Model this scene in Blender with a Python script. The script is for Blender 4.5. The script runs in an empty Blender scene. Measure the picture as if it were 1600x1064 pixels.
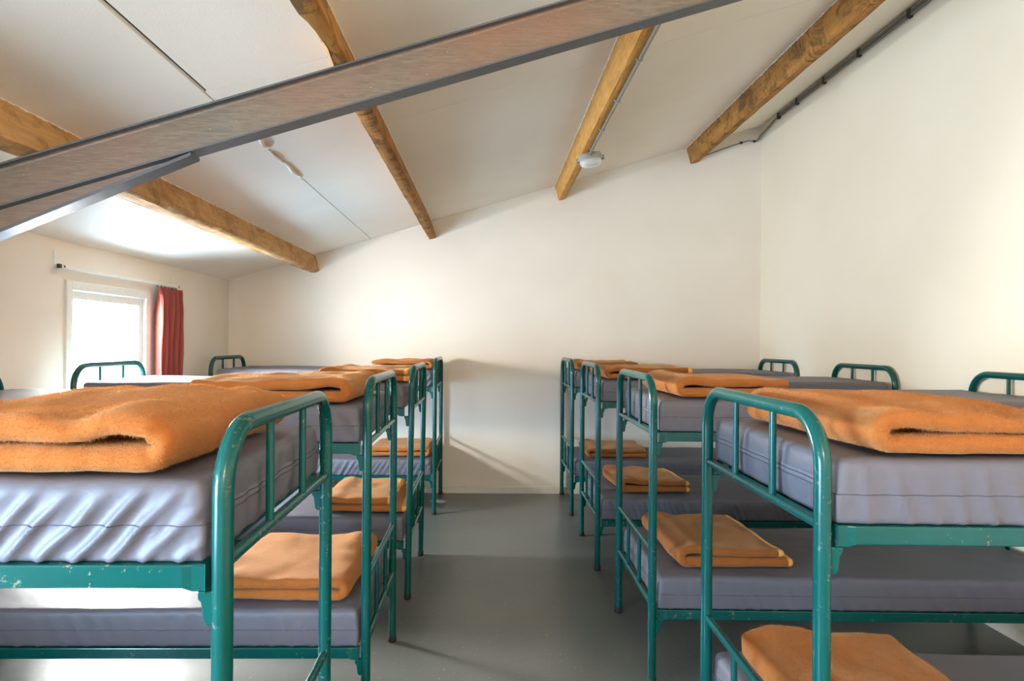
import bpy, math, random
import numpy as np
from mathutils import Vector, Matrix, noise as mnoise

S = bpy.context.scene
COL = S.collection
R = math.radians

# ------------------------------------------------------------------ camera, world, lights, exposure
FPX = 1000.0                      # focal length in pixels of the 1600-wide frame
cam_d = bpy.data.cameras.new('camera')
cam = bpy.data.objects.new('camera', cam_d); COL.objects.link(cam)
cam_d.sensor_width = 36.0; cam_d.sensor_fit = 'HORIZONTAL'
cam_d.lens = 36.0 * FPX / 1600.0
cam_d.shift_x = (800 - 764) / 1600.0
cam_d.shift_y = -(532 - 535) / 1600.0
cam_d.clip_start = 0.05
CAMZ = 1.6
cam.matrix_world = Matrix.Translation((0, 0, CAMZ)) @ Matrix.Rotation(R(90), 4, 'X') @ Matrix.Rotation(0.0070, 4, 'Z')
S.camera = cam

S.view_settings.view_transform = 'Standard'
S.view_settings.look = 'None'
S.view_settings.gamma = 1.0
S.view_settings.use_curve_mapping = False
S.view_settings.exposure = 0.40

world = bpy.data.worlds.new('overcast_sky'); S.world = world
world.use_nodes = True
wn = world.node_tree.nodes; wl = world.node_tree.links
bg = wn['Background']
bg.inputs['Color'].default_value = (0.44, 0.71, 1.0, 1)
bg.inputs['Strength'].default_value = 37.0

def area_light(name, loc, rot, sx, sy, energy, color, portal=False):
    d = bpy.data.lights.new(name, 'AREA'); d.shape = 'RECTANGLE'; d.size = sx; d.size_y = sy
    d.energy = energy; d.color = color
    o = bpy.data.objects.new(name, d); COL.objects.link(o)
    o.location = loc; o.rotation_euler = rot
    if portal: d.cycles.is_portal = True
    return o

XL, XR = -2.77, 2.88               # side walls
YB, YF = 6.80, -3.2                # far wall, wall behind the camera
SL = 0.296                         # roof slope
ZE = 2.244
def zc(x): return ZE + SL * (x - XL)
W1 = (4.17, 5.20, 0.45, 1.99)      # window_1 opening in the left wall: y0, y1, z0, z1
W2 = (-1.50, 0.45, 0.45, 1.99)     # window_2, beside the camera
# sky seen through each window (portals), and area lights added behind the panes
area_light('window_sky_portal', (XL - 0.21, (W1[0]+W1[1])/2, (W1[2]+W1[3])/2), (0, R(-90), 0), 1.54, 1.03, 1, (1, 1, 1), True)
area_light('window_sky_portal', (XL - 0.21, (W2[0]+W2[1])/2, (W2[2]+W2[3])/2), (0, R(-90), 0), 1.54, 1.95, 1, (1, 1, 1), True)
area_light('added_window_light', (XL - 0.16, 4.78, 1.80), (0, R(-90), 0), 0.22, 0.30, 82, (1.0, 0.91, 0.78))
area_light('added_window_light', (XL - 0.16, -0.45, 1.40), (0, R(-90), 0), 0.85, 1.1, 125, (0.60, 0.80, 1.0))  # cool light added at window_2 to brighten the nearest bunks
gl_ = area_light('added_window_light', (XL - 0.50, 5.05, 1.45), (0, 0, 0), 0.7, 0.7, 230, (1.0, 0.97, 0.93))  # added light, aimed at the lower left mattress and floor
gl_.rotation_euler = (Vector((-1.3, 2.85, 0.45)) - gl_.location).to_track_quat('-Z', 'Y').to_euler(); gl_.data.spread = R(95)

# unseen warm fill light added behind the camera
ld = bpy.data.lights.new('warm_fill_light', 'POINT'); ld.energy = 150; ld.color = (1.0, 0.80, 0.58); ld.shadow_soft_size = 0.25
lo_ = bpy.data.objects.new('warm_fill_light', ld); COL.objects.link(lo_); lo_.location = (0.6, -2.2, 2.85)

# ------------------------------------------------------------------ materials
def srgb(r, g, b):
    def f(c):
        c /= 255.0
        return c / 12.92 if c <= 0.04045 else ((c + 0.055) / 1.055) ** 2.4
    return (f(r), f(g), f(b), 1.0)

class NT:
    def __init__(s, name):
        s.m = bpy.data.materials.new(name); s.m.use_nodes = True
        s.n = s.m.node_tree.nodes; s.l = s.m.node_tree.links
        s.b = s.n['Principled BSDF']
        s.tc = s.n.new('ShaderNodeTexCoord')
    def node(s, t, **kw):
        x = s.n.new(t)
        for k, v in kw.items(): setattr(x, k, v)
        return x
    def mapping(s, scale=(1, 1, 1), rot=(0, 0, 0), loc=(0, 0, 0), coord='Object'):
        m = s.node('ShaderNodeMapping')
        m.inputs['Scale'].default_value = scale; m.inputs['Rotation'].default_value = rot; m.inputs['Location'].default_value = loc
        s.l.new(s.tc.outputs[coord], m.inputs['Vector']); return m.outputs[0]
    def noise(s, vec, scale, detail=4, rough=0.55, dist=0.0):
        x = s.node('ShaderNodeTexNoise'); x.inputs['Scale'].default_value = scale
        x.inputs['Detail'].default_value = detail; x.inputs['Roughness'].default_value = rough
        x.inputs['Distortion'].default_value = dist
        s.l.new(vec, x.inputs['Vector']); return x.outputs['Fac']
    def ramp(s, fac, stops):
        r = s.node('ShaderNodeValToRGB'); e = r.color_ramp.elements
        e[0].position, e[0].color = stops[0]; e[1].position, e[1].color = stops[-1]
        for p, c in stops[1:-1]:
            k = e.new(p); k.color = c
        s.l.new(fac, r.inputs[0]); return r.outputs[0]
    def mix(s, fac, a, b, mode='MIX'):
        x = s.node('ShaderNodeMix', data_type='RGBA', blend_type=mode)
        for sock, v in ((x.inputs[0], fac), (x.inputs[6], a), (x.inputs[7], b)):
            if hasattr(v, 'is_output'): s.l.new(v, sock)
            else: sock.default_value = v
        return x.outputs[2]
    def math(s, op, a, b=0.0):
        x = s.node('ShaderNodeMath', operation=op)
        for sock, v in ((x.inputs[0], a), (x.inputs[1], b)):
            if hasattr(v, 'is_output'): s.l.new(v, sock)
            else: sock.default_value = v
        return x.outputs[0]
    def bump(s, h, strength=0.3, dist=0.01, prev=None):
        x = s.node('ShaderNodeBump'); x.inputs['Strength'].default_value = strength; x.inputs['Distance'].default_value = dist
        s.l.new(h, x.inputs['Height'])
        if prev is not None: s.l.new(prev, x.inputs['Normal'])
        return x.outputs[0]
    def out(s, color=None, rough=None, normal=None, spec=None, metal=None):
        for k, v in (('Base Color', color), ('Roughness', rough), ('Normal', normal), ('Specular IOR Level', spec), ('Metallic', metal)):
            if v is None: continue
            if hasattr(v, 'is_output'): s.l.new(v, s.b.inputs[k])
            else: s.b.inputs[k].default_value = v
        return s.m

G0, G1 = (0, 0, 0, 1), (1, 1, 1, 1)

def mat_plaster(name, c1, c2, bscale=90, bs=0.12, rough=0.85):
    t = NT(name); v = t.mapping(coord='Object')
    f = t.noise(v, 1.3, 3)
    col = t.mix(t.ramp(f, [(0.35, G0), (0.65, G1)]), c1, c2)
    h = t.noise(v, bscale, 3)
    return t.out(col, rough, t.bump(h, bs, 0.004), 0.3)

def mat_plain(name, c, rough=0.5, metal=0.0, spec=0.5):
    t = NT(name); v = t.mapping()
    f = t.noise(v, 35, 3)
    c2 = tuple(x * 0.82 for x in c[:3]) + (1,)
    return t.out(t.mix(f, c, c2), rough, t.bump(f, 0.05, 0.002), spec, metal)

def mat_floor():
    t = NT('painted_concrete_floor'); v = t.mapping()
    f = t.noise(v, 1.1, 5, 0.6)
    col = t.mix(t.ramp(f, [(0.3, G0), (0.7, G1)]), srgb(100, 101, 95), srgb(88, 91, 88))
    sp = t.noise(v, 60, 2, 0.5)
    col = t.mix(t.ramp(sp, [(0.66, G0), (0.75, (0.5, 0.5, 0.5, 1))]), col, srgb(168, 170, 164))
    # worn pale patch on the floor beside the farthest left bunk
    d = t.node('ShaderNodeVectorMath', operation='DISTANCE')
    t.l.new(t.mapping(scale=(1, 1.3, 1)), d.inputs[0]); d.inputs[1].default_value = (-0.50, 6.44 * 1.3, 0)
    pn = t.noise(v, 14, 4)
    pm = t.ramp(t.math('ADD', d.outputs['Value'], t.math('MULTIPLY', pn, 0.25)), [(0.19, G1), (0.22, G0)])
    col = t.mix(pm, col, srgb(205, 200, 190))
    h = t.noise(v, 14, 5, 0.6)
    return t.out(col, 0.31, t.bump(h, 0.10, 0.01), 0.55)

def mat_teal():
    t = NT('teal_enamel'); v = t.mapping()
    f = t.noise(v, 7, 3)
    col = t.mix(f, srgb(0, 84, 77), srgb(0, 66, 65))
    worn = t.noise(v, 3.3, 2)
    fine = t.noise(v, 42, 6, 0.7)
    chips = t.math('MULTIPLY', t.ramp(worn, [(0.46, G0), (0.66, G1)]), t.ramp(fine, [(0.615, G0), (0.64, G1)]))
    rust = t.mix(t.noise(v, 120, 2), srgb(104, 74, 44), srgb(160, 138, 90))
    col = t.mix(t.math('MULTIPLY', chips, 0.8), col, rust)
    sp = t.noise(v, 165, 2, 0.5)
    col = t.mix(t.ramp(sp, [(0.775, G0), (0.785, (0.7,)*3 + (1,))]), col, srgb(204, 196, 170))
    rg = t.math('ADD', t.math('MULTIPLY', chips, 0.35), 0.2)
    h = t.math('SUBTRACT', t.math('MULTIPLY', f, 0.15), chips)
    return t.out(col, rg, t.bump(h, 0.22, 0.002), 0.4)

def mat_mattress():
    t = NT('grey_nylon_cover'); v = t.mapping()
    f = t.noise(v, 3, 3)
    col = t.mix(f, srgb(104, 101, 109), srgb(94, 92, 100))
    w = t.noise(t.mapping(scale=(1, 1, 1.6), rot=(0, 0.6, 0.3)), 9, 4, 0.5, 0.8)
    weave = t.noise(v, 420, 1)
    b1 = t.bump(w, 0.25, 0.012)
    return t.out(col, 0.50, t.bump(weave, 0.06, 0.001, b1), 0.38)

def mat_fleece(name='orange_fleece', a=(172, 104, 50), b=(154, 84, 34)):
    t = NT(name); v = t.mapping()
    f = t.noise(v, 26, 5, 0.65)
    g = t.noise(v, 240, 4, 0.7)
    col = t.mix(f, srgb(*a), srgb(*b))
    h = t.math('ADD', t.math('MULTIPLY', g, 0.6), t.math('MULTIPLY', f, 0.7))
    m = t.out(col, 0.95, t.bump(h, 0.55, 0.006), 0.1)
    t.b.inputs['Sheen Weight'].default_value = 0.35
    t.b.inputs['Sheen Roughness'].default_value = 0.5
    t.b.inputs['Sheen Tint'].default_value = srgb(255, 220, 170)
    return m

def mat_pile(name, a, b):
    t = NT(name); v = t.mapping()
    col = t.mix(t.noise(v, 26, 5, 0.65), srgb(*a), srgb(*b))
    df = t.node('ShaderNodeBsdfDiffuse'); tr = t.node('ShaderNodeBsdfTranslucent')
    t.l.new(col, df.inputs[0]); t.l.new(col, tr.inputs[0])
    mx = t.node('ShaderNodeMixShader'); mx.inputs[0].default_value = 0.5
    t.l.new(df.outputs[0], mx.inputs[1]); t.l.new(tr.outputs[0], mx.inputs[2]); t.l.new(mx.outputs[0], t.n['Material Output'].inputs[0])
    t.n.remove(t.b); return t.m

def mat_wood(name, a, b, dark, saw=0.5, pale=0.0):
    t = NT(name); v = t.mapping(scale=(1, 1, 1))
    grain = t.noise(t.mapping(scale=(14, 0.9, 14)), 4, 6, 0.65, 0.4)
    big = t.noise(t.mapping(scale=(3, 1.3, 3)), 1.6, 4, 0.6, 0.3)
    col = t.mix(t.ramp(grain, [(0.3, G0), (0.7, G1)]), srgb(*a), srgb(*b))
    col = t.mix(t.ramp(big, [(0.5, G0), (0.78, (0.85,)*3 + (1,))]), col, srgb(*dark))
    # rough saw marks across the grain
    sw = t.noise(t.mapping(scale=(3, 26, 3), rot=(0, 0, 0.25)), 2.0, 4, 0.7)
    patch = t.ramp(t.noise(v, 2.2, 3), [(0.42, G0), (0.62, G1)])
    sm = t.math('MULTIPLY', t.math('MULTIPLY', t.ramp(sw, [(0.52, G0), (0.62, G1)]), patch), saw)
    col = t.mix(sm, col, srgb(*[c * 0.55 for c in dark]))
    # dark stains soaked into the sawn faces
    st_ = t.noise(t.mapping(scale=(1, 0.6, 1)), 11, 5, 0.65, 0.5)
    col = t.mix(t.math('MULTIPLY', t.ramp(st_, [(0.50, G0), (0.60, G1)]), min(1.0, saw * 0.75)), col, srgb(*[c * 0.8 for c in dark]))
    # ceiling paint lapped raggedly on to the top edge of the beam
    sep = t.node('ShaderNodeSeparateXYZ'); t.l.new(v, sep.inputs[0])
    lap = t.math('ADD', sep.outputs[2], t.math('MULTIPLY', t.noise(v, 30, 3), 0.024))
    col = t.mix(t.ramp(lap, [(0.006, G0), (0.0075, G1)]), col, srgb(232, 222, 204))
    # splashes of ceiling paint
    sp = t.noise(t.mapping(scale=(1, 0.35, 1)), 22, 3, 0.5)
    col = t.mix(t.ramp(sp, [(0.735 - pale, G0), (0.755 - pale, (0.9,)*3 + (1,))]), col, srgb(224, 212, 190))
    h = t.math('ADD', grain, t.math('MULTIPLY', sw, 0.6))
    return t.out(col, 0.8, t.bump(h, 0.5, 0.006), 0.25)

def mat_steelpaint(name='brown_brushed_steel_paint', A=(86, 76, 62), B=(132, 116, 96), C=(134, 90, 64)):
    t = NT(name); v = t.mapping()
    br = t.noise(t.mapping(scale=(2.0, 6, 26)), 7, 6, 0.7, 0.3)
    big = t.noise(v, 1.2, 2)
    col = t.mix(t.ramp(br, [(0.3, G0), (0.72, G1)]), srgb(*A), srgb(*B))
    col = t.mix(t.ramp(big, [(0.4, G0), (0.65, (0.7,)*3 + (1,))]), col, srgb(*C))
    sp = t.noise(v, 130, 2)
    col = t.mix(t.ramp(sp, [(0.73, G0), (0.75, (0.8,)*3 + (1,))]), col, srgb(206, 196, 180))
    return t.out(col, 0.42, t.bump(br, 0.35, 0.003), 0.5)

def mat_curtain():
    t = NT('rust_red_curtain_cloth'); v = t.mapping()
    f = t.noise(t.mapping(scale=(40, 40, 2)), 4, 3)
    m = t.out(t.mix(f, srgb(180, 98, 88), srgb(154, 76, 70)), 0.9, t.bump(t.noise(v, 300, 2), 0.15, 0.001), 0.15)
    tr = t.node('ShaderNodeBsdfTranslucent'); tr.inputs[0].default_value = srgb(206, 112, 96)
    mx = t.node('ShaderNodeMixShader'); mx.inputs[0].default_value = 0.3
    o = t.n['Material Output']
    t.l.new(t.b.outputs[0], mx.inputs[1]); t.l.new(tr.outputs[0], mx.inputs[2]); t.l.new(mx.outputs[0], o.inputs[0])
    return m

def mat_glass(name='window_glass', tint=(1, 1, 1, 1)):
    t = NT(name)
    tr = t.node('ShaderNodeBsdfTransparent'); tr.inputs[0].default_value = tint
    gl = t.node('ShaderNodeBsdfGlossy'); gl.inputs['Roughness'].default_value = 0.02
    lw = t.node('ShaderNodeLayerWeight'); lw.inputs[0].default_value = 0.5
    fr = t.node('ShaderNodeMath', operation='MULTIPLY_ADD'); p5 = t.math('POWER', lw.outputs['Facing'], 5.0)
    t.l.new(p5, fr.inputs[0]); fr.inputs[1].default_value = 0.9; fr.inputs[2].default_value = 0.04
    mx = t.node('ShaderNodeMixShader'); o = t.n['Material Output']
    t.l.new(fr.outputs[0], mx.inputs[0]); t.l.new(tr.outputs[0], mx.inputs[1]); t.l.new(gl.outputs[0], mx.inputs[2])
    t.l.new(mx.outputs[0], o.inputs[0]); t.n.remove(t.b)
    return t.m

def mat_lampglass():
    t = NT('ribbed_lamp_glass'); v = t.mapping()
    t.b.inputs['Transmission Weight'].default_value = 0.35
    w = t.node('ShaderNodeTexWave'); w.inputs['Scale'].default_value = 40; t.l.new(v, w.inputs[0])
    return t.out(srgb(228, 224, 214), 0.25, t.bump(w.outputs['Fac'], 0.4, 0.003), 0.5)

M = dict(
    wall=mat_plaster('cream_wall_paint', srgb(236, 226, 212), srgb(232, 221, 206)),
    wall_r=mat_plaster('warm_cream_wall_paint', srgb(240, 227, 204), srgb(237, 223, 199)),
    ceil=mat_plaster('white_ceiling_board', srgb(248, 239, 223), srgb(245, 234, 217), 160, 0.2),
    gap=mat_plain('dusty_joint', srgb(96, 76, 56), 0.9),
    floor=mat_floor(), teal=mat_teal(), mattress=mat_mattress(),
    seam=mat_plain('dark_seam_thread', srgb(74, 74, 86), 0.7),
    ziptape=mat_plain('zip_tape', srgb(112, 110, 120), 0.7),
    fleece=mat_fleece(), fleece_d=mat_fleece('brown_orange_fleece', (158, 94, 44), (140, 76, 30)),
    fleece_fuzz=mat_pile('orange_fleece_pile', (210, 148, 92), (194, 126, 70)), fleece_d_fuzz=mat_pile('brown_orange_fleece_pile', (184, 118, 62), (168, 98, 46)),
    hem=mat_fleece('pale_hem_binding', (236, 172, 92), (226, 156, 76)),
    wood=mat_wood('old_pine_beam', (212, 168, 112), (188, 140, 88), (140, 100, 62), 0.5),
    wood2=mat_wood('bright_pine_beam', (222, 168, 92), (204, 144, 72), (170, 116, 62), 0.3),
    wood3=mat_wood('rough_sawn_beam', (196, 138, 70), (168, 114, 56), (116, 90, 58), 0.9),
    steel=mat_steelpaint(), steel_grey=mat_steelpaint('grey_steel_paint', (70, 70, 70), (92, 92, 92), (84, 80, 76)), curtain=mat_curtain(), glass=mat_glass(), lampglass=mat_lampglass(),
    white=mat_plain('white_frame_gloss', srgb(240, 238, 230), 0.35),
    rubber=mat_plain('black_rubber', srgb(34, 32, 30), 0.7),
    conduit=mat_plain('grey_conduit', srgb(140, 136, 124), 0.5),
    conduit_d=mat_plain('dark_grey_conduit', srgb(124, 120, 110), 0.5),
    clip=mat_plain('black_clip', srgb(52, 48, 44), 0.6),
    lampmetal=mat_plain('grey_cast_lamp_body', srgb(168, 164, 154), 0.45),
    baseboard=mat_plain('cream_skirting_gloss', srgb(232, 224, 208), 0.4),
)

# ------------------------------------------------------------------ mesh helpers
class MB:
    def __init__(s): s.v = []; s.f = []
    def box(s, lo, hi, m=None):
        b = len(s.v)
        for z in (lo[2], hi[2]):
            for y in (lo[1], hi[1]):
                for x in (lo[0], hi[0]):
                    p = Vector((x, y, z)); s.v.append(m @ p if m else p)
        for f in ((0, 2, 3, 1), (4, 5, 7, 6), (0, 1, 5, 4), (2, 6, 7, 3), (0, 4, 6, 2), (1, 3, 7, 5)):
            s.f.append(tuple(b + i for i in f))
        return s
    def prism(s, poly, axis, a, b):
        """polygon in the two other axes (in order), extruded along axis from a to b"""
        n = len(poly); base = len(s.v)
        for t in (a, b):
            for p in poly:
                q = list(p); q.insert(axis, t); s.v.append(Vector(q))
        s.f.append(tuple(base + i for i in range(n))[::-1]); s.f.append(tuple(base + n + i for i in range(n)))
        for i in range(n):
            j = (i + 1) % n; s.f.append((base + i, base + j, base + n + j, base + n + i))
        return s
    def tube(s, pts, r, n=12, closed=False):
        pts = [Vector(p) for p in pts]; N = len(pts); base = len(s.v)
        T = []
        for i in range(N):
            if closed: d = pts[(i + 1) % N] - pts[i - 1]
            else: d = pts[min(i + 1, N - 1)] - pts[max(i - 1, 0)]
            T.append(d.normalized())
        up = Vector((0, 0, 1)) if abs(T[0].z) < 0.9 else Vector((1, 0, 0))
        u = T[0].cross(up).normalized()
        for i in range(N):
            u = (u - T[i] * u.dot(T[i])).normalized(); w = T[i].cross(u)
            rr = r[i] if isinstance(r, (list, tuple)) else r
            for k in range(n):
                a = 2 * math.pi * k / n
                s.v.append(pts[i] + (u * math.cos(a) + w * math.sin(a)) * rr)
        for i in range(N if closed else N - 1):
            a = base + i * n; b = base + ((i + 1) % N) * n
            for k in range(n):
                j = (k + 1) % n; s.f.append((a + k, a + j, b + j, b + k))
        if not closed:
            s.f.append(tuple(base + k for k in range(n))[::-1]); e = base + (N - 1) * n
            s.f.append(tuple(e + k for k in range(n)))
        return s
    def grid(s, rows, wrap=False):
        base = len(s.v); n = len(rows[0])
        for r in rows: s.v.extend(Vector(p) for p in r)
        for i in range(len(rows) - 1):
            for k in range(n if wrap else n - 1):
                j = (k + 1) % n
                s.f.append((base + i*n + k, base + i*n + j, base + (i+1)*n + j, base + (i+1)*n + k))
        return s
    def mesh(s, name, mat, smooth=True, angle=40):
        me = bpy.data.meshes.new(name)
        me.from_pydata([tuple(p) for p in s.v], [], s.f); me.validate(); me.update()
        me.materials.append(mat)
        if smooth:
            me.polygons.foreach_set('use_smooth', [True] * len(me.polygons))
            try: me.set_sharp_from_angle(angle=R(angle))
            except Exception: pass
        return me
    def build(s, name, mat, parent=None, smooth=True, angle=40, bevel=0, loc=None):
        o = bpy.data.objects.new(name, s.mesh(name, mat, smooth, angle)); COL.objects.link(o)
        if parent: o.parent = parent
        if loc: o.location = loc
        if bevel:
            b = o.modifiers.new('bevel', 'BEVEL'); b.width = bevel; b.segments = 2; b.limit_method = 'ANGLE'; b.angle_limit = R(40)
        return o

def empty(name, loc=(0, 0, 0), rz=0.0):
    o = bpy.data.objects.new(name, None); COL.objects.link(o)
    o.location = loc; o.rotation_euler = (0, 0, rz); o.empty_display_size = 0.1
    return o
def tag(o, label, cat, group=None):
    o['label'] = label; o['category'] = cat
    if group: o['group'] = group
    return o
def struct(o): o['kind'] = 'structure'; return o
def kids(o): return [c for c in COL.objects if c.parent == o]
def copy_tree(o, parent=None):
    c = o.copy(); COL.objects.link(c)
    if parent: c.parent = parent
    for ch in [k for k in list(COL.objects) if k.parent == o]: copy_tree(ch, c)
    return c
def nz(x, y, z=0.0): return mnoise.noise(Vector((x, y, z)))

# ------------------------------------------------------------------ room shell
WT = 0.2
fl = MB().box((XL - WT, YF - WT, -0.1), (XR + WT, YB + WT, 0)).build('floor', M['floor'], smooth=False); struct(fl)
struct(MB().prism([(XL - WT, 0), (XR + WT, 0), (XR + WT, zc(XR + WT)), (XL - WT, zc(XL - WT))], 1, YB, YB + WT).build('wall_back', M['wall'], smooth=False))
struct(MB().prism([(XL - WT, 0), (XR + WT, 0), (XR + WT, zc(XR + WT)), (XL - WT, zc(XL - WT))], 1, YF - WT, YF).build('wall_front', M['wall'], smooth=False))
struct(MB().box((XR, YF - WT, 0), (XR + WT, YB + WT, zc(XR) + 0.02)).build('wall_right', M['wall_r'], smooth=False))
w = MB(); X0, X1 = XL - WT, XL
segs = [(YF - WT, W2[0], None), (W2[0], W2[1], W2), (W2[1], W1[0], None), (W1[0], W1[1], W1), (W1[1], YB + WT, None)]
for y0, y1, o in segs:
    if o is None: w.box((X0, y0, 0), (X1, y1, ZE + 0.02))
    else:
        w.box((X0, y0, 0), (X1, y1, o[2])); w.box((X0, y0, o[3]), (X1, y1, ZE + 0.02))
struct(w.build('wall_left', M['wall'], smooth=False))

# ceiling: backing deck with separate boards under it
deck = MB().prism([(XL - WT, zc(XL - WT) + 0.018), (XR + WT, zc(XR + WT) + 0.018), (XR + WT, zc(XR + WT) + 0.14), (XL - WT, zc(XL - WT) + 0.14)], 1, YF - WT, YB + WT).build('ceiling', M['gap'], smooth=False)
struct(deck)
cols = [(XL, -1.864, [1.2, 4.2]), (-1.864, -1.262, [1.9, 5.2]), (-1.246, -0.64, [0.2, 2.82, 5.80]), (-0.64, 0.71, [0.9, 3.76]), (0.71, 2.10, [0.95, 3.75]), (2.10, XR, [2.4, 5.4])]
prng = random.Random(4)
for ci, (xa, xb, cuts) in enumerate(cols):
    ys = [YF] + cuts + [YB]
    for y0, y1 in zip(ys[:-1], ys[1:]):
        g = 0.002
        a, b = xa + g, xb - g
        if ci == 2 and y0 > 2.5: a = xa - 0.010      # the joint is only wide open on the near board
        d0 = 0.0
        MB().prism([(a, zc(a)), (b, zc(b)), (b, zc(b) + 0.017), (a, zc(a) + 0.017)], 1, y0 + g, y1 - g).build('ceiling_board', M['ceil'], deck, smooth=False)
# peeling joint tape along the open ceiling joint
def flap(y0, y1, x0, wd, hang, seed):
    rows = []
    for i in range(9):
        t = i / 8; y = y0 + (y1 - y0) * t
        e = wd * (0.6 + 0.5 * nz(seed, t * 3)); x = x0 + 0.012 * nz(seed + 5, t * 2.5)
        rows.append([(x - e/2, y, zc(x - e/2) - 0.002), (x, y, zc(x) - 0.004 - hang * abs(math.sin(t * 3.1))), (x + e/2, y, zc(x + e/2) - 0.003 - hang * 0.8 * math.sin(t * 3.1))])
    o = MB().grid(rows).build('peeling_tape', M['ceil'], deck)
    sm = o.modifiers.new('thickness', 'SOLIDIFY'); sm.thickness = 0.0015
flap(3.42, 3.62, -1.25, 0.05, 0.02, 1)
flap(3.66, 3.9, -1.262, 0.04, 0.012, 4); flap(3.9, 4.25, -1.258, 0.045, 0.010, 9)

bb = MB().prism([(YB, 0), (YB - 0.014, 0), (YB - 0.014, 0.062), (YB - 0.008, 0.072), (YB, 0.072)], 0, XL, XR).build('baseboard_back', M['baseboard'], smooth=False); struct(bb)
bb = MB().prism([(XR, 0), (XR - 0.014, 0), (XR - 0.014, 0.062), (XR - 0.008, 0.072), (XR, 0.072)], 1, YF, YB - 0.014).build('baseboard_right', M['baseboard'], smooth=False); struct(bb)
bb = MB().prism([(XL, 0), (XL + 0.014, 0), (XL + 0.014, 0.062), (XL + 0.008, 0.072), (XL, 0.072)], 1, YF, YB - 0.014).build('baseboard_left', M['baseboard'], smooth=False); struct(bb)

def side_window(name, W):
    y0, y1, z0, z1 = W
    root = empty(name, (XL, (y0 + y1) / 2, z0)); struct(root)
    def part(nm, boxes, mat, bev=0.003):
        m = MB()
        for lo, hi in boxes: m.box(tuple(a - b for a, b in zip(lo, root.location)), tuple(a - b for a, b in zip(hi, root.location)))
        return m.build(nm, mat, root, smooth=False, bevel=bev)
    fw = 0.06
    xi, xo = XL + 0.018, XL - 0.11
    part('window_frame', [((xo, y0, z0), (xi, y0 + fw, z1)), ((xo, y1 - fw, z0), (xi, y1, z1)), ((xo, y0 + fw, z1 - fw), (xi, y1 - fw, z1)), ((xo, y0 + fw, z0), (xi, y1 - fw, z0 + fw))], M['white'])
    a, b, c, d = y0 + fw + 0.004, y1 - fw - 0.004, z0 + fw + 0.004, z1 - fw - 0.004
    sw = 0.055; si, so = XL - 0.012, XL - 0.07
    part('sash', [((so, a, c), (si, a + sw, d)), ((so, b - sw, c), (si, b, d)), ((so, a + sw, d - sw), (si, b - sw, d)), ((so, a + sw, c), (si, b - sw, c + sw))], M['white'])
    part('pane', [((XL - 0.046, a + sw - 0.005, c + sw - 0.005), (XL - 0.040, b - sw + 0.005, d - sw + 0.005))], M['glass'], 0)
    part('window_sill', [((XL - 0.10, y0 - 0.03, z0 - 0.03), (XL + 0.06, y1 + 0.03, z0 - 0.001))], M['white'], 0.004)
    return root
side_window('window_1', W1); side_window('window_2', W2)
# ------------------------------------------------------------------ roof timbers and the steel rafter
TH = math.atan(SL)
def purlin(name, x_top, wd, dp, mat, seed, label, y0=YF, y1=YB, side=0, notch=None):
    """rough wooden purlin hung square under the sloping boards; x_top = upper middle on the ceiling"""
    root = bpy.data.objects.new(name, None)
    n = 150; rows = []
    us = [-0.5, -0.47, -0.2, 0.1, 0.3, 0.47, 0.5]
    ring = [(-0.5, 0.0)] + [(-0.5, -k / 4) for k in range(1, 4)] + [(u, -1.0) for u in us] + [(0.5, -k / 4) for k in range(3, 0, -1)] + [(0.5, 0.0)]
    for i in range(n + 1):
        y = y0 + (y1 - y0) * i / n; r = []
        for k, (u, q) in enumerate(ring):
            uu = u * wd; ww = q * dp
            if q < 0:
                e = 0.006 * nz(seed + k * 3.1, y * 1.6) + 0.0035 * nz(seed + k * 7.7, y * 9)
                if abs(u) >= 0.47 and q == -1.0: ww += 0.006 + 0.006 * nz(seed + 40 + k, y * 3)
                uu += e * (1 if u > 0 else -1); ww += 0.5 * e
                if notch and q <= -0.75 and u < 0:
                    t = (y - notch[0]) / (notch[1] - notch[0])
                    if 0 <= t <= 1: uu += notch[2] * math.sin(math.pi * t) ** 0.6 * (1 + 0.3 * nz(seed, y * 20))
            r.append((uu, y, ww))
        rows.append(r)
    m = MB().grid(rows)
    b = len(m.v) - len(ring)
    m.f.append(tuple(range(len(ring)))); m.f.append(tuple(b + k for k in range(len(ring)))[::-1])
    m.grid([[rows[i][-1] for i in (0, n)], [rows[i][0] for i in (0, n)]])
    o = m.build(name, mat, None, angle=35)
    o.location = (x_top, 0, zc(x_top)); o.rotation_euler = (0, -TH, 0)
    tag(o, label, 'beam', 'wooden roof beams under the sloping ceiling')
    return o
purlin('wooden_beam', -1.895, 0.085, 0.178, M['wood'], 3, 'pale knotty wooden roof beam lowest on the slope, above the window')
purlin('wooden_beam', -0.655, 0.078, 0.182, M['wood3'], 17, 'rough brown wooden beam with a notched edge, second up from the window', notch=(2.16, 2.62, 0.028))
purlin('wooden_beam', 0.722, 0.075, 0.165, M['wood2'], 31, 'bright orange wooden beam with the lamp and conduit under it')
purlin('wooden_beam', 2.125, 0.09, 0.180, M['wood3'], 52, 'dark stained rough wooden beam highest on the slope, by right wall')

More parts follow.
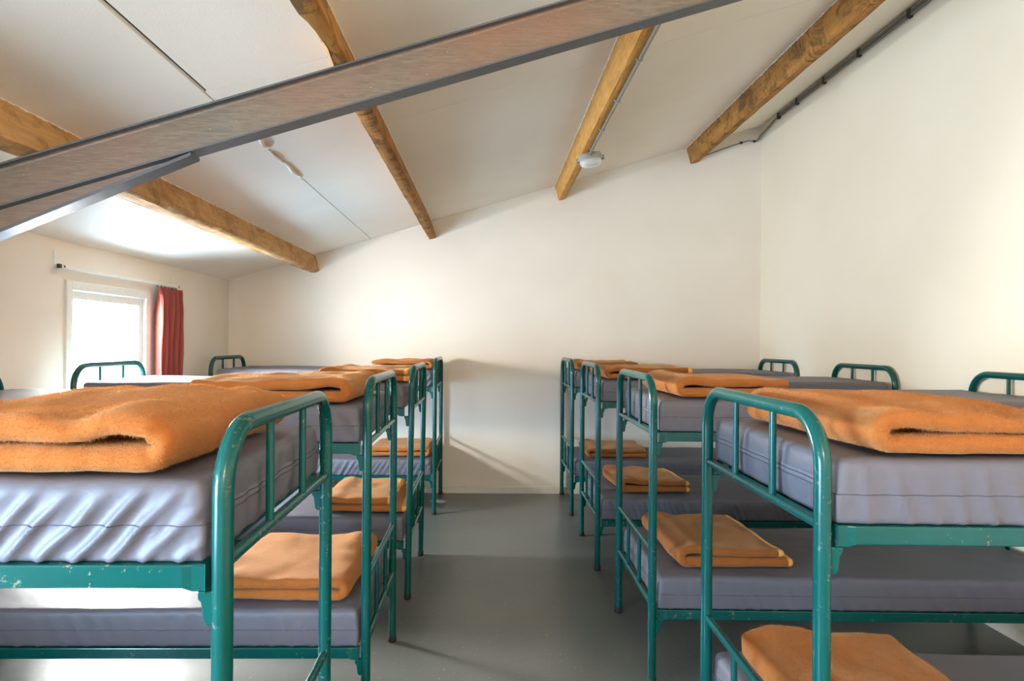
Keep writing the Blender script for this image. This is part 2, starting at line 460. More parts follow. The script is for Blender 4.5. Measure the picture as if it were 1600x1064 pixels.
# IPE rafter lying along the slope below the beams
YS, FW, HH = 2.53, 0.082, 0.166
st = empty('steel_rafter', (0, YS, 0))
tag(st, 'brown painted steel girder crossing the room below the wooden beams', 'girder')
off = -0.184 / math.cos(TH)
def zt(x): return zc(x) + off
xa, xb = XL, XR - 0.0
def slab(z_off0, z_off1, y0, y1, nm, parent=st, x0=xa, x1=xb, bev=0.0015, mat='steel'):
    m = MB().prism([(x0, zt(x0) + z_off1), (x1, zt(x1) + z_off1), (x1, zt(x1) + z_off0), (x0, zt(x0) + z_off0)], 1, y0, y1)
    return m.build(nm, M[mat], parent, smooth=False, bevel=bev)
H = HH / math.cos(TH); tf = 0.0075 / math.cos(TH)
slab(0, -tf, 0, FW, 'top_flange', mat='steel_grey')
slab(-tf, -H + tf, FW/2 - 0.0035, FW/2 + 0.0035, 'web', bev=0)
slab(-H + tf, -H, 0, FW, 'bottom_flange', mat='steel_grey')
# root fillets between web and flanges
for zo, sgn, nm in ((-tf, -1, 'fillet'), (-H + tf, 1, 'fillet')):
    m = MB()
    for yy, sg in ((FW/2 - 0.0035, -1), (FW/2 + 0.0035, 1)):
        rows = []
        for x in (xa, xb):
            rows.append([(x, yy + sg * 0.010 * (1 - math.sin(a)), zt(x) + zo + sgn * 0.010 * (1 - math.cos(a))) for a in [i * math.pi / 12 for i in range(7)]])
        m.grid(rows)
    m.build('fillet', M['steel'], st)
# tapered haunch cut from the same section under the low end
hx = -1.205
hs = 0.118
hp = [(xa, zt(xa) - H), (hx, zt(hx) - H), (hx, zt(hx) - H - 0.006), (xa, zt(xa) - H - hs * (hx - xa))]
ha = MB().prism(hp, 1, FW/2 - 0.004, FW/2 + 0.004).build('haunch', M['steel'], st, smooth=False)
fl_ = MB().prism([(xa, zt(xa) - H - hs * (hx - xa)), (hx + 0.02, zt(hx + 0.02) - H - 0.004), (hx + 0.02, zt(hx + 0.02) - H - 0.018), (xa, zt(xa) - H - hs * (hx - xa) - 0.014)], 1, 0, FW).build('haunch_flange', M['steel_grey'], ha, smooth=False, bevel=0.0015)

# ------------------------------------------------------------------ lamp and conduits
THR = Matrix.Rotation(-TH, 4, 'Y')
lx, ly = 0.798, 5.16
zb = zc(0.745) - 0.166 - 0.003
lamp = empty('bulkhead_lamp', (lx, ly, zb + 0.01)); lamp.rotation_euler = (0, -TH * 0.6, 0)
tag(lamp, 'small oval bulkhead lamp with glass dome under the orange beam', 'lamp')
def oval(m, prof, ax=0.098, ay=0.07, n=32):
    rows = [[(ax * s * math.cos(2*math.pi*k/n), ay * s * math.sin(2*math.pi*k/n), z) for k in range(n)] for s, z in prof]
    m.grid(rows, wrap=True); return m
oval(MB(), [(0.0, 0.0), (0.9, 0.0), (0.98, -0.012), (1.0, -0.03), (0.97, -0.034), (0, -0.034)]).build('lamp_body', M['lampmetal'], lamp)
oval(MB(), [(0.86, -0.034), (1.06, -0.034), (1.08, -0.042), (1.05, -0.052), (0.92, -0.052), (0.86, -0.046)]).build('rim', M['lampmetal'], lamp)
oval(MB(), [(0.92, -0.046), (0.93, -0.058), (0.88, -0.078), (0.74, -0.096), (0.5, -0.106), (0.2, -0.110), (0.0, -0.110)]).build('glass_dome', M['lampglass'], lamp)
for s in (-1, 1):
    MB().box((s*0.102 - 0.010, -0.012, -0.062), (s*0.102 + 0.010, 0.012, -0.026)).build('clasp', M['conduit'], lamp, smooth=False, bevel=0.003)
MB().tube([(0.0, -0.065, -0.018), (0.0, -0.105, -0.018)], 0.014, 12).build('cable_gland', M['conduit'], lamp)

cd = empty('beam_conduit', (0, 0, 0))
tag(cd, 'grey pipe conduit clipped under the orange beam leading to the lamp', 'conduit')
cx = 0.792; cz = zc(0.745) - 0.166 - 0.009
MB().tube([(cx, YF, cz)] + [(cx + 0.002 * nz(3, t), t, cz + 0.002 * nz(7, t)) for t in np.linspace(YF + 0.2, ly - 0.16, 30)] + [(cx + 0.002, ly - 0.12, cz - 0.004), (lx, ly - 0.098, zb - 0.008)], 0.0105, 12).build('pipe', M['conduit'], cd)
for y in (0.6, 1.7, 2.75, 3.40, 3.98, 4.52, 4.96):
    m = MB().tube([(cx - 0.024, y, cz + 0.004), (cx - 0.013, y, cz - 0.009), (cx, y, cz - 0.0135), (cx + 0.013, y, cz - 0.009), (cx + 0.014, y, cz + 0.006)], 0.0035, 6)
    m.build('pipe_clip', M['lampmetal'], cd)

wc = empty('wall_conduit', (0, 0, 0))
tag(wc, 'dark grey conduit run clipped along the top of the right wall', 'conduit')
wx = XR - 0.016; wz = zc(XR) - 0.035
run = [(wx, y, wz + 0.004 * nz(1.7, y)) for y in np.linspace(YF, 6.30, 30)]
for dx, mat in ((0.0, 'conduit_d'), (-0.002, 'conduit_d')):
    dz = 0.0 if dx == 0 else -0.022
    pts = [(p[0] + dx * 0, p[1], p[2] + dz) for p in run]
    if dx == 0: pts += [(wx, 6.45, wz - 0.02), (wx - 0.01, 6.58, wz - 0.055), (wx - 0.03, 6.70, wz - 0.09), (2.83, YB - 0.012, wz - 0.125)]
    MB().tube(pts, 0.0105, 10).build('pipe', M[mat], wc)
for y in (0.4, 1.6, 2.7, 4.38, 4.98, 5.50, 5.98, 6.36):
    MB().box((wx - 0.014, y - 0.016, wz - 0.040), (XR - 0.001, y + 0.016, wz + 0.018)).build('pipe_clip', M['clip'], wc, smooth=False, bevel=0.003)
cab = [(2.83, YB - 0.010, wz - 0.125), (2.80, YB - 0.010, wz - 0.128), (2.74, YB - 0.010, wz - 0.122), (2.66, YB - 0.010, wz - 0.145), (2.50, YB - 0.010, wz - 0.20), (2.30, YB - 0.010, wz - 0.275), (2.16, YB - 0.010, wz - 0.33)]
MB().tube(cab, 0.006, 8).build('cable', M['conduit_d'], wc)
for p in (cab[1], cab[3]):
    MB().box((p[0] - 0.014, YB - 0.020, p[2] - 0.012), (p[0] + 0.014, YB - 0.001, p[2] + 0.012)).build('cable_clip', M['clip'], wc, smooth=False, bevel=0.003)

# ------------------------------------------------------------------ curtain rail and curtain
cr = empty('curtain_rail', (XL + 0.05, 4.80, 2.065))
tag(cr, 'thin white curtain rail on brackets above the window', 'curtain rail')
MB().box((-0.008, -0.74, -0.011), (0.008, 0.80, 0.011)).build('rail', M['white'], cr, smooth=False, bevel=0.003)
for y in (-0.72, 0.78):
    b = MB().box((-0.05, y - 0.012, -0.014), (0.012, y + 0.012, 0.014)).box((-0.05, y - 0.018, -0.02), (-0.044, y + 0.018, 0.10)).build('bracket', M['white'], cr, smooth=False, bevel=0.002)
    MB().box((0.012, y - 0.006, -0.007), (0.015, y + 0.006, 0.007)).build('screw', M['clip'], b, smooth=False)
MB().box((-0.010, -0.765, -0.013), (0.010, -0.742, 0.013)).build('end_cap', M['clip'], cr, smooth=False, bevel=0.002)

def curtain(y0, y1, ztop, zbot, label, seed):
    rows = []; n = 110; nzv = 44
    for i in range(nzv + 1):
        t = i / nzv; z = ztop + (zbot - ztop) * t; r = []
        # gathered header, a waist a little below, then hanging folds
        pinch = 1.0 - 0.10 * math.exp(-((t - 0.06) / 0.05) ** 2) - 0.05 * t * math.sin(2.2 * t)
        for k in range(n + 1):
            s = k / n
            yc = 0.5 + (s - 0.5) * pinch + 0.02 * math.sin(3 * t + seed)
            y = y0 + (y1 - y0) * yc
            fold = math.sin(2 * math.pi * (s * 4.5) + 0.9 * nz(seed, t * 2) + 1.5 * t)
            fine = math.sin(2 * math.pi * s * 13 + 1.7 * nz(seed, s * 4))
            hd = math.exp(-t / 0.05)
            x = 0.045 * fold * (1 - 0.65 * hd) + 0.012 * fine * hd + 0.012 * nz(seed + s * 6, t * 4)
            zz = z + 0.012 * nz(s * 5, seed) * hd - 0.03 * max(0, s - 0.7) * hd
            r.append((x, y + 0.010 * nz(seed + 9, t * 5, s * 5), zz))
        rows.append(r)
    root = empty('curtain', (XL + 0.075, 0, 0)); tag(root, label, 'curtain')
    o = MB().grid(rows).build('cloth', M['curtain'], root, angle=80)
    sd = o.modifiers.new('thickness', 'SOLIDIFY'); sd.thickness = 0.002
    # gathering tape along the top
    tp = [[(p[0] + 0.004, p[1], p[2] - dz) for p in rows[0]] for dz in (0.035, 0.062)]
    MB().grid(tp).build('header_tape', M['curtain'], o)
    for k in range(6):
        y = y0 + 0.04 + (y1 - y0 - 0.08) * k / 5
        MB().tube([(-0.022, y, ztop + 0.012), (-0.012, y, ztop + 0.004), (-0.004, y, ztop - 0.012), (0.0, y, ztop - 0.03)], 0.004, 6).build('hook', M['clip'], root)
    return root
curtain(5.19, 5.58, 2.034, 0.62, 'rust red gathered curtain hanging bunched at the right of the window', 2.3)

# ------------------------------------------------------------------ bunk beds
BL, BW = 2.08, 0.81            # post centres: length, width
TR = 0.0195                    # post radius
HT = 1.435                     # axis height of the top bar
RC = 0.125                     # corner radius of the arch
ZU, ZL_ = 1.187, 0.357         # tops of the upper and lower side rails
def arc_frame():
    hw = BW / 2
    pts = [(0, -hw, 0.022), (0, -hw, 0.4), (0, -hw, 0.9), (0, -hw, HT - RC)]
    for i in range(1, 10):
        a = i / 10 * math.pi / 2
        pts.append((0, -hw + RC - RC * math.cos(a), HT - RC + RC * math.sin(a)))
    pts.append((0, -hw + RC, HT)); pts.append((0, 0, HT)); pts.append((0, hw - RC, HT))
    for i in range(1, 10):
        a = i / 10 * math.pi / 2
        pts.append((0, hw - RC + RC * math.sin(a), HT - RC + RC * math.cos(a)))
    pts += [(0, hw, HT - RC), (0, hw, 0.9), (0, hw, 0.4), (0, hw, 0.022)]
    return MB().tube(pts, TR, 20)
def end_frame(root, x, inward):
    e = arc_frame().build('end_frame', M['teal'], root, loc=(x, 0, 0), angle=60)
    hw = BW / 2
    for z in (1.183, 0.628, 0.372):
        MB().tube([(0, -hw + 0.012, z), (0, -0.13, z), (0, 0.13, z), (0, hw - 0.012, z)], 0.0125, 14).build('crossbar', M['teal'], e, angle=60)
    for y in (-BW/6, BW/6):
        MB().tube([(0, y, 1.183 + 0.006), (0, y, 1.3), (0, y, HT - 0.012)], 0.0098, 12).build('spindle', M['teal'], e, angle=60)
        MB().tube([(0, y, 0.372 + 0.006), (0, y, 0.5), (0, y, 0.628 - 0.006)], 0.0098, 12).build('spindle', M['teal'], e, angle=60)
    for y in (-hw, hw):
        MB().tube([(0, y, 0.0), (0, y, 0.003), (0, y, 0.030), (0, y, 0.034)], [0.020, 0.0225, 0.0225, 0.0195], 16).build('foot_cap', M['rubber'], e, angle=50)
        sg = 1 if y > 0 else -1
        for zr in (ZU, ZL_):
            # hooked bracket plate welded on the inside of the post, tapering below the rail
            poly = [(0.010, zr - 0.050), (0.043, zr - 0.050), (0.041, zr - 0.066), (0.036, zr - 0.070), (0.031, zr - 0.106), (0.026, zr - 0.113), (0.014, zr - 0.113), (0.010, zr - 0.108)]
            poly = [(px * inward, pz) for px, pz in poly]
            if inward < 0: poly = poly[::-1]
            m = MB(); yy0, yy1 = sorted((y + sg * 0.012, y + sg * 0.019 - sg * 0.030))
            m.prism(poly, 1, yy0, yy1)
            m.build('rail_bracket', M['teal'], e, smooth=False, bevel=0.003)
    return e
def rail(root, zr, y):
    """angle-iron side rail with flattened, slightly deeper ends"""
    m = MB(); xs = [0.026, 0.052, 0.068, BL - 0.068, BL - 0.052, BL - 0.026]
    tops = [0.0] * 6; bots = [0.050, 0.050, 0.043, 0.043, 0.050, 0.050]
    wd = [0.013, 0.013, 0.017, 0.017, 0.013, 0.013]
    rows = []
    for x, t, b, w_ in zip(xs, tops, bots, wd):
        rows.append([(x, y - w_, zr - t), (x, y + w_, zr - t), (x, y + w_, zr - b), (x, y - w_, zr - b)])
    m.grid(rows, wrap=True); n = len(m.v)
    m.f.append((0, 1, 2, 3)); m.f.append((n - 1, n - 2, n - 3, n - 4))
    return m.build('side_rail', M['teal'], root, smooth=False, bevel=0.003)
def slats(root, zr):
    for i in range(13):
        x = 0.10 + (BL - 0.2) * i / 12
        MB().box((x - 0.03, -BW/2 + 0.018, zr - 0.036), (x + 0.03, BW/2 - 0.018, zr - 0.022)).build('slat', M['teal'], root, smooth=False)
def make_bunk():
    root = empty('bunk_bed')
    end_frame(root, 0, 1); end_frame(root, BL, -1)
    for zr in (ZU, ZL_):
        for y in (-BW/2, BW/2): rail(root, zr, y)
        slats(root, zr)
    return root

XA_R, XA_L = 0.777, -0.500
bunks = [  # side, centre depth, rotation, ordinal words
    ('right', 1.880, -0.8), ('right', 3.405, -0.6), ('right', 4.912, -0.4), ('right', 6.345, -0.1),
    ('left', 1.597, 1.0), ('left', 3.015, 0.9), ('left', 4.395, 0.4), ('left', 6.345, 0.1)]
words = {0: 'nearest the camera', 1: 'second from the camera', 2: 'third from the camera', 3: 'against the back wall'}
def place(side, yc, rot):
    return ((XA_R, yc, 0), R(rot)) if side == 'right' else ((XA_L, yc, 0), R(180 + rot))
proto = None
bunk_objs = []
for i, (side, yc, rot) in enumerate(bunks):
    if proto is None: proto = make_bunk(); b = proto
    else: b = copy_tree(proto)
    loc, rz = place(side, yc, rot); b.location = loc; b.rotation_euler = (0, 0, rz)
    tag(b, f'teal steel tube bunk bed {side} of the aisle, {words[i % 4]}', 'bunk bed', 'teal steel bunk beds in two rows')
    bunk_objs.append(b)
# the third left bunk stands a little racked out of square
for ch in kids(bunk_objs[6]):
    if ch.name.startswith('end_frame') and ch.location.x < 0.5: ch.rotation_euler = (0, R(-0.8), 0)

# ------------------------------------------------------------------ mattresses
ML, MW, MT = 1.996, 0.822, 0.15
def mattress_fn(seed, amp, slope, wl, puff):
    rnd = random.Random(seed)
    ph = rnd.uniform(0, 6)
    def disp(x, y, z, n):
        d = 0.0
        sidey = abs(n.y); sidex = abs(n.x)
        h = z / MT
        env = max(0.0, min(1.0, (1.02 - h) / 0.5)) * (0.35 + 0.65 * (0.5 + 0.5 * nz(seed, x * 1.7, 3)))
        if sidey > 0.3:
            sg = 1 if n.y < 0 else -1
            q = x + slope * z * sg
            ph2 = 2 * math.pi * q / wl + ph + 5.0 * nz(seed + 3, q * 3.1, z * 2.5) + 1.2 * nz(seed + 4, x * 9, z * 9)
            wv = (1 - abs(math.sin(ph2 * 0.5))) ** 1.6 * 1.3 - 0.35
            loc_ = 0.25 + 1.1 * max(0.0, 0.5 + nz(seed + 21, q * 6.5, z * 7 + x))
            q2 = x + slope * 0.6 * z * sg
            wv2 = (1 - abs(math.sin(math.pi * q2 / (wl * 0.61) + 4 * nz(seed + 5, q2 * 5, z * 4)))) ** 2 - 0.3
            low = max(0.0, min(1.0, (1.08 - h) / 0.45))
            d += amp * sidey * low * (wv * loc_ + 0.35 * wv2 * (0.5 + nz(seed + 22, x * 5, z * 6)))
            d += 0.004 * sidey * math.sin(math.pi * min(1, max(0, h)))
        if sidex > 0.3:
            d += 0.5 * amp * sidex * math.sin(2 * math.pi * y / 0.11 + 3 * nz(seed, y * 5, z * 9)) * env
            d += 0.004 * sidex * math.sin(math.pi * min(1, max(0, h)))
        if n.z > 0.3:
            ex = min(x, ML - x) / 0.35; ey = (MW/2 - abs(y)) / 0.2
            d += n.z * puff * min(1, ex, ) * min(1, max(0, ey)) + n.z * 0.004 * nz(seed + 11, x * 2.2, y * 3.1)
            d += n.z * 0.003 * nz(seed + 13, x * 7 + y * 4, y * 9)
        return d
    return disp
def rbox(x, y, z, r=0.024):
    rb = 0.009 if z < MT / 2 else r           # the underside edge is pressed square on the rails
    c = Vector((min(max(x, rb), ML - rb), min(max(y, -MW/2 + rb), MW/2 - rb), min(max(z, rb), MT - r)))
    p = Vector((x, y, z)) - c
    if p.length < 1e-9: return Vector((x, y, z)), Vector((0, 0, 1))
    n = p.normalized(); return c + n * rb, n
def make_mattress(seed, amp, slope, wl, puff, res, zbase, label, side, yc, rot):
    nx, ny, nh = res; disp = mattress_fn(seed, amp, slope, wl, puff)
    def lin(a, b, n): return [a + (b - a) * i / n for i in range(n + 1)]
    def edge(a, b, n):   # denser at both ends so the rounded edges stay smooth
        c = 0.024; k = 3
        return [a + c * i / k for i in range(k)] + [a + c + (b - a - 2*c) * i / n for i in range(n + 1)] + [b - c + c * i / k for i in range(1, k + 1)]
    xs, ys, zs = edge(0, ML, nx), edge(-MW/2, MW/2, ny), edge(0, MT, nh)
    idx = {}; m = MB()
    def vid(x, y, z):
        key = (round(x, 5), round(y, 5), round(z, 5))
        if key not in idx:
            p, n = rbox(x, y, z); p = p + n * disp(p.x, p.y, p.z, n); p.z = max(p.z, 0.0)
            idx[key] = len(m.v); m.v.append(p)
        return idx[key]
    def face(A, B, f, flip):
        for i in range(len(A) - 1):
            for j in range(len(B) - 1):
                q = [vid(*f(A[i], B[j])), vid(*f(A[i+1], B[j])), vid(*f(A[i+1], B[j+1])), vid(*f(A[i], B[j+1]))]
                m.f.append(tuple(q[::-1] if flip else q))
    face(xs, ys, lambda a, b: (a, b, MT), False); face(xs, ys, lambda a, b: (a, b, 0), True)
    face(xs, zs, lambda a, b: (a, -MW/2, b), False); face(xs, zs, lambda a, b: (a, MW/2, b), True)
    face(ys, zs, lambda a, b: (0, a, b), True); face(ys, zs, lambda a, b: (ML, a, b), False)
    root = empty('mattress')
    o = m.build('cover', M['mattress'], root, angle=180)
    # stitched seam right round the sides, and a zip round the aisle end
    def on_side(z0, t0, t1, n, lift):
        per = []
        for i in range(n + 1):
            s = t0 + (t1 - t0) * i / n
            P = 2 * (ML + MW); q = (s % 1.0) * P
            if q < MW: x, y = 0.0, -MW/2 + q
            elif q < MW + ML: x, y = q - MW, MW/2
            elif q < 2*MW + ML: x, y = ML, MW/2 - (q - MW - ML)
            else: x, y = ML - (q - 2*MW - ML), -MW/2
            p, nn = rbox(x, y, z0); per.append(p + nn * (disp(p.x, p.y, p.z, nn) + lift))
        return per
    MB().tube(on_side(MT * 0.46, 0, 1, max(200, nx * 3), 0.0002)[:-1], 0.0014, 5, closed=True).build('seam', M['seam'], root)
    fr = MW / (2 * (ML + MW))
    lo = on_side(MT * 0.50, 0.008, fr - 0.008, 60, 0.0015); hi = on_side(MT * 0.62, 0.008, fr - 0.008, 60, 0.0015)
    z = MB().grid([lo, hi]).build('zip', M['ziptape'], root)
    MB().tube(on_side(MT * 0.555, 0.008, fr - 0.008, 60, 0.002), 0.0018, 5).build('zip_teeth', M['seam'], z)
    loc, rz = place(side, yc, rot)
    dx = 0.0305
    mat_ = Matrix.Rotation(rz, 4, 'Z')
    root.location = Vector(loc) + mat_ @ Vector((dx, 0, 0)) + Vector((0, 0, zbase + 0.001)); root.rotation_euler = (0, 0, rz)
    tag(root, label, 'mattress', 'grey nylon mattresses on the bunks')
    return root
bw = {0: 'nearest', 1: 'second', 2: 'third', 3: 'farthest'}
for i, (side, yc, rot) in enumerate(bunks):
    for lev, zb_ in (('upper', ZU), ('lower', ZL_)):
        amp, slope, wl, puff = 0.006, 0.5, 0.085, 0.004
        res = (70, 18, 6)
        if i == 4: amp, slope, wl, res = (0.0095, -0.95, 0.066, (240, 30, 14)) if lev == 'upper' else (0.008, -0.8, 0.07, (60, 14, 6))
        if i == 0: amp, slope, wl, res = 0.006, 0.3, 0.075, (170, 30, 12)
        if i == 2 and lev == 'lower': amp, slope, wl, res = 0.010, 0.35, 0.045, (200, 18, 9)
        if i == 7: amp, slope, wl, res = 0.008, -0.7, 0.055, (160, 18, 8)
        if i in (1, 5): res = (120, 22, 9)
        if i == 6 and lev == 'upper': amp = 0.009
        tail = {'upper': 'top tier', 'lower': 'bottom tier'}[lev]
        hidden = ' below the frame edge' if False else ''
        make_mattress(10 * i + (lev == 'lower') + 1, amp, slope, wl, puff, res, zb_, f'grey nylon mattress on the {tail} of the {bw[i % 4]} {side} bunk{hidden}', side, yc, rot)

# ------------------------------------------------------------------ blankets
def make_blanket(side, x0, ln, y0, y1, zbase, t, seed, label, rot=0.0, top_short=0.0, open_aisle=False, hem=False, wave=0.010, flare=0.0, pile=0, mat='fleece', blen=0.007, lift=(0, 0, 0)):
    """Folded fleece blanket: one thick layer turned back over itself (a sideways U), laid on a mattress.
    Local x runs away from the fold; y across the bed."""
    Wd = y1 - y0; r = t * 0.5 + 0.003
    path = []
    n1 = 34
    for i in range(n1 + 1):
        s = i / n1; path.append((ln - (ln - t * 1.02) * s, t * 0.5, 0.0, s))
    for i in range(1, 12):
        a = -math.pi/2 - math.pi * i / 12
        path.append((t * 1.02 + (r + t * 0.02) * math.cos(a), t * 0.5 + r + r * math.sin(a), i / 12, 1.0))
    for i in range(n1 + 1):
        s = i / n1; path.append((t * 1.02 + (ln - top_short - t * 1.02) * s, t * 0.5 + 2 * r, 1.0, s))
    # cross-section: rounded bar Wd x t
    K = 30; sec = []
    for k in range(K + 1): sec.append((-0.5 + k / K, 0.5))
    for k in range(1, 8):
        a = math.pi/2 - math.pi * k / 8; sec.append((0.5, 0.5 * math.sin(a), math.cos(a)))
    for k in range(K + 1): sec.append((0.5 - k / K, -0.5))
    for k in range(1, 8):
        a = -math.pi/2 - math.pi * k / 8; sec.append((-0.5, 0.5 * math.sin(a), math.cos(a)))
    # dense end roundings
    def frame_at(i):
        a = path[max(i - 1, 0)]; b = path[min(i + 1, len(path) - 1)]
        d = Vector((b[0] - a[0], b[1] - a[1])).normalized(); return Vector((-d.y, d.x))   # in-plane normal
    rows = []
    def ring(px, pz, layer, s, nrm, shrink=1.0, push=0.0):
        out = []
        for q in sec:
            yq = q[0]; tq = q[1] * t * shrink * (1 + 0.22 * nz(seed + 50, px * 6, layer * 3 + 0.4) * (1 if s < 1 else 0.4))
            y = yq * (Wd - t) + (q[2] * t * 0.5 * shrink if len(q) > 2 else 0)
            # outer side of the fold is +normal for the bottom run reversed; use the signed offset
            x = px + nrm.x * tq * -1 + push; z = pz + nrm.y * tq * -1
            u = x / max(ln, 1e-3); v = yq
            if layer > 0.9: z += 0.28 * t * math.exp(-((x - 2.2 * t) / (1.3 * t)) ** 2) + 0.10 * t * nz(seed + 60, x * 8, y * 5)
            # wavy edges and a puffed, sagging top
            y += 0.008 * nz(seed, x * 9, layer * 2.1) + 0.006 * nz(seed + 2, x * 22, layer * 5.0)
            y += (0.010 * nz(seed + 31, x * 3, 0) if layer > 0.5 else 0)
            x += 0.012 * nz(seed + 6, y * 5, layer * 1.7)
            if z > t * 0.9:
                wv = wave * (nz(seed + 8, x * 5.5, y * 4.5) + 0.55 * nz(seed + 9, x * 13, y * 9))
                wv += lift[0] * math.exp(-((x - lift[1]) / 0.12) ** 2) * math.exp(-((yq - lift[2]) / 0.25) ** 2)
                z += wv * min(1, (z - t * 0.9) / t)
                if flare: z += flare * max(0.0, abs(yq) - 0.3) ** 1.5 * 4 * max(0, 1 - u)
                z = max(z, t * 1.02 + (0.15 * t if q[1] > -0.2 else 0)) if layer > 0.9 else z
            out.append((x, y, max(z, 0.0005 if layer < 0.5 else 0.001)))
        return out
    nr = 5
    a = path[0]; nrm = frame_at(0)
    for i in range(nr):
        th = math.pi/2 * (1 - i / nr); rows.append(ring(a[0], a[1], a[2], a[3], nrm, max(0.05, math.cos(th)), t * 0.45 * math.sin(th)))
    for i, p in enumerate(path): rows.append(ring(*p, frame_at(i)))
    a = path[-1]; nrm = frame_at(len(path) - 1)
    for i in range(1, nr + 1):
        th = math.pi/2 * i / nr; rows.append(ring(a[0], a[1], a[2], a[3], nrm, max(0.05, math.cos(th)), t * 0.45 * math.sin(th)))
    m = MB().grid(rows, wrap=True); ns = len(sec)
    m.f.append(tuple(range(ns))[::-1]); e = len(m.v) - ns; m.f.append(tuple(e + k for k in range(ns)))
    flip = (-1 if open_aisle else 1)
    root = empty('blanket')
    o = m.build('folded_layers', M[mat], root, angle=180)
    if hem:
        # pale stitched binding around the open end of each layer
        for (lo_, hi_) in ((0, nr + 2), (len(rows) - nr - 2, len(rows))):
            hr = []
            for rr in rows[lo_:hi_]:
                c = sum((Vector(p) for p in rr), Vector()) / ns
                hr.append([Vector(p) + (Vector(p) - Vector((p[0], c.y, c.z))).normalized() * 0.0022 for p in rr])
            hm = MB().grid(hr, wrap=True); 
            hm.build('hem_binding', M['hem'], root, angle=180)
    sgn = 1 if side == 'right' else -1
    rz = (0 if side == 'right' else math.pi) + R(rot)
    if open_aisle:
        rz += math.pi; xx = x0 + sgn * ln
    else: xx = x0
    root.location = (xx, (y0 + y1) / 2, zbase); root.rotation_euler = (0, 0, rz)
    tag(root, label, 'blanket', 'folded orange fleece blankets on the bunks')
    if pile:
        rng = np.random.default_rng(seed)
        V = np.array([tuple(p) for p in m.v]); tri = []
        for f in m.f[:-2]: tri.append((f[0], f[1], f[2])); tri.append((f[0], f[2], f[3]))
        tri = np.array(tri); A, B, C = V[tri[:, 0]], V[tri[:, 1]], V[tri[:, 2]]
        N = np.cross(B - A, C - A); ar = np.linalg.norm(N, axis=1); N = N / np.maximum(ar, 1e-12)[:, None]
        cen = (A + B + C) / 3
        keep = (cen[:, 2] > 0.004); ar = ar * keep
        pick = rng.choice(len(tri), size=pile, p=ar / ar.sum())
        u = rng.random(pile); v = rng.random(pile); sw = u + v > 1; u[sw] = 1 - u[sw]; v[sw] = 1 - v[sw]
        P = A[pick] + (B - A)[pick] * u[:, None] + (C - A)[pick] * v[:, None]
        n = N[pick]
        me = o.data; nn = np.empty(len(me.polygons) * 3)
        rnd = rng.normal(size=(pile, 3)) * 0.6
        # tufts lean together in small locks
        lock = np.stack([np.sin(P[:, 0] * 170 + P[:, 1] * 90), np.cos(P[:, 1] * 190 + P[:, 2] * 140), np.sin(P[:, 2] * 160 - P[:, 0] * 80)], 1) * 0.5
        d = n * FLIP + rnd + lock; d /= np.linalg.norm(d, axis=1)[:, None]
        L = blen * rng.uniform(0.5, 1.0, pile)
        side_ = np.cross(d, rng.normal(size=(pile, 3))); side_ /= np.linalg.norm(side_, axis=1)[:, None]
        wdt = 0.0006
        P0 = P - side_ * wdt - n * FLIP * 0.001; P1 = P + side_ * wdt - n * FLIP * 0.001; P2 = P + d * L[:, None]
        verts = np.stack([P0, P1, P2], 1).reshape(-1, 3)
        verts[:, 2] = np.maximum(verts[:, 2], 0.0005)
        hme = bpy.data.meshes.new('fleece_pile')
        hme.vertices.add(pile * 3); hme.vertices.foreach_set('co', verts.ravel())
        hme.loops.add(pile * 3); hme.loops.foreach_set('vertex_index', np.arange(pile * 3))
        hme.polygons.add(pile); hme.polygons.foreach_set('loop_start', np.arange(0, pile * 3, 3)); hme.polygons.foreach_set('loop_total', np.full(pile, 3))
        hme.update(); hme.validate(); hme.materials.append(M[mat + '_fuzz'])
        ho = bpy.data.objects.new('fleece_pile', hme); COL.objects.link(ho); ho.parent = root; ho['kind'] = 'stuff'
    return root
FLIP = 1.0
UZ, LZ = ZU + MT + 0.010, ZL_ + MT + 0.010
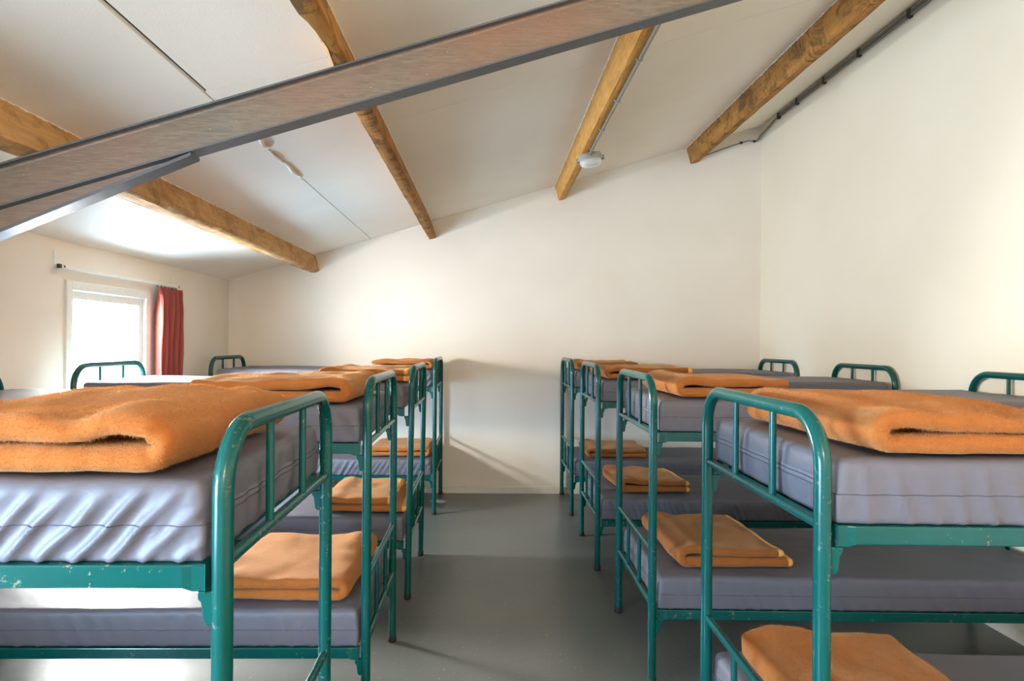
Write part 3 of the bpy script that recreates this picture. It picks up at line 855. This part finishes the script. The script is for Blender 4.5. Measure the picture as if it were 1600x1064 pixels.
# right row, top tier
make_blanket('right', 0.885, 0.56, 1.475, 2.195, UZ, 0.043, 5, 'thick folded orange blanket on the nearest right top mattress', rot=1.5, wave=0.012, pile=90000, lift=(0.018, 0.3, 0.1))
make_blanket('right', 0.89, 0.52, 3.03, 3.70, UZ, 0.040, 15, 'folded orange blanket on the second right bunk, top mattress', rot=1, pile=9000, blen=0.007)
make_blanket('right', 0.825, 0.60, 4.53, 5.20, UZ, 0.036, 25, 'folded orange blanket with pale hems on the third right top mattress', hem=True, mat='fleece_d')
make_blanket('right', 0.83, 0.56, 6.00, 6.62, UZ, 0.036, 35, 'folded orange blanket on the farthest right bunk, top mattress', mat='fleece_d')
# right row, bottom tier
make_blanket('right', 0.875, 0.50, 1.50, 2.20, LZ, 0.040, 45, 'folded orange blanket on the nearest right bottom mattress, corner turned up', flare=0.10, wave=0.016, pile=30000, mat='fleece_d', blen=0.008)
make_blanket('right', 0.915, 0.55, 3.09, 3.75, LZ, 0.038, 55, 'folded orange blanket with pale hem end on second right bottom mattress', hem=True, mat='fleece_d', flare=0.03, rot=2, top_short=0.05)
make_blanket('right', 0.945, 0.50, 4.63, 5.18, LZ, 0.036, 65, 'folded brown orange blanket on the third right bottom mattress, hems showing', hem=True, mat='fleece_d', flare=0.05, rot=4)
make_blanket('right', 0.935, 0.56, 6.06, 6.64, LZ, 0.036, 75, 'folded brown orange blanket on the farthest right bottom mattress', mat='fleece_d')
# left row, top tier
make_blanket('left', -0.60, 0.60, 1.20, 1.93, UZ, 0.050, 85, 'fluffy sunlit orange blanket on the nearest left top mattress', wave=0.014, pile=90000, lift=(0.02, 0.25, -0.2), rot=0.5)
make_blanket('left', -0.565, 0.60, 2.63, 3.30, UZ, 0.042, 95, 'folded orange blanket on the second left bunk, top mattress', pile=9000, blen=0.007, rot=-1, wave=0.014, top_short=-0.05)
make_blanket('left', -0.525, 0.57, 4.08, 4.72, UZ, 0.036, 105, 'folded orange blanket with pale hem on the third left top mattress', open_aisle=True, hem=True)
make_blanket('left', -0.525, 0.56, 6.02, 6.62, UZ, 0.036, 115, 'folded orange blanket on the farthest left bunk, top mattress')
# left row, bottom tier
make_blanket('left', -0.575, 0.56, 2.66, 3.33, LZ, 0.040, 125, 'wide folded orange blanket on the second left bottom mattress, sunlit top', pile=16000, blen=0.006, rot=-1)
make_blanket('left', -0.535, 0.54, 4.06, 4.68, LZ, 0.042, 135, 'folded orange blanket with pale hem on the third left bottom mattress', open_aisle=True, hem=True, top_short=0.09)
make_blanket('left', -0.545, 0.56, 6.04, 6.66, LZ, 0.038, 145, 'folded orange blanket on the farthest left bottom mattress')
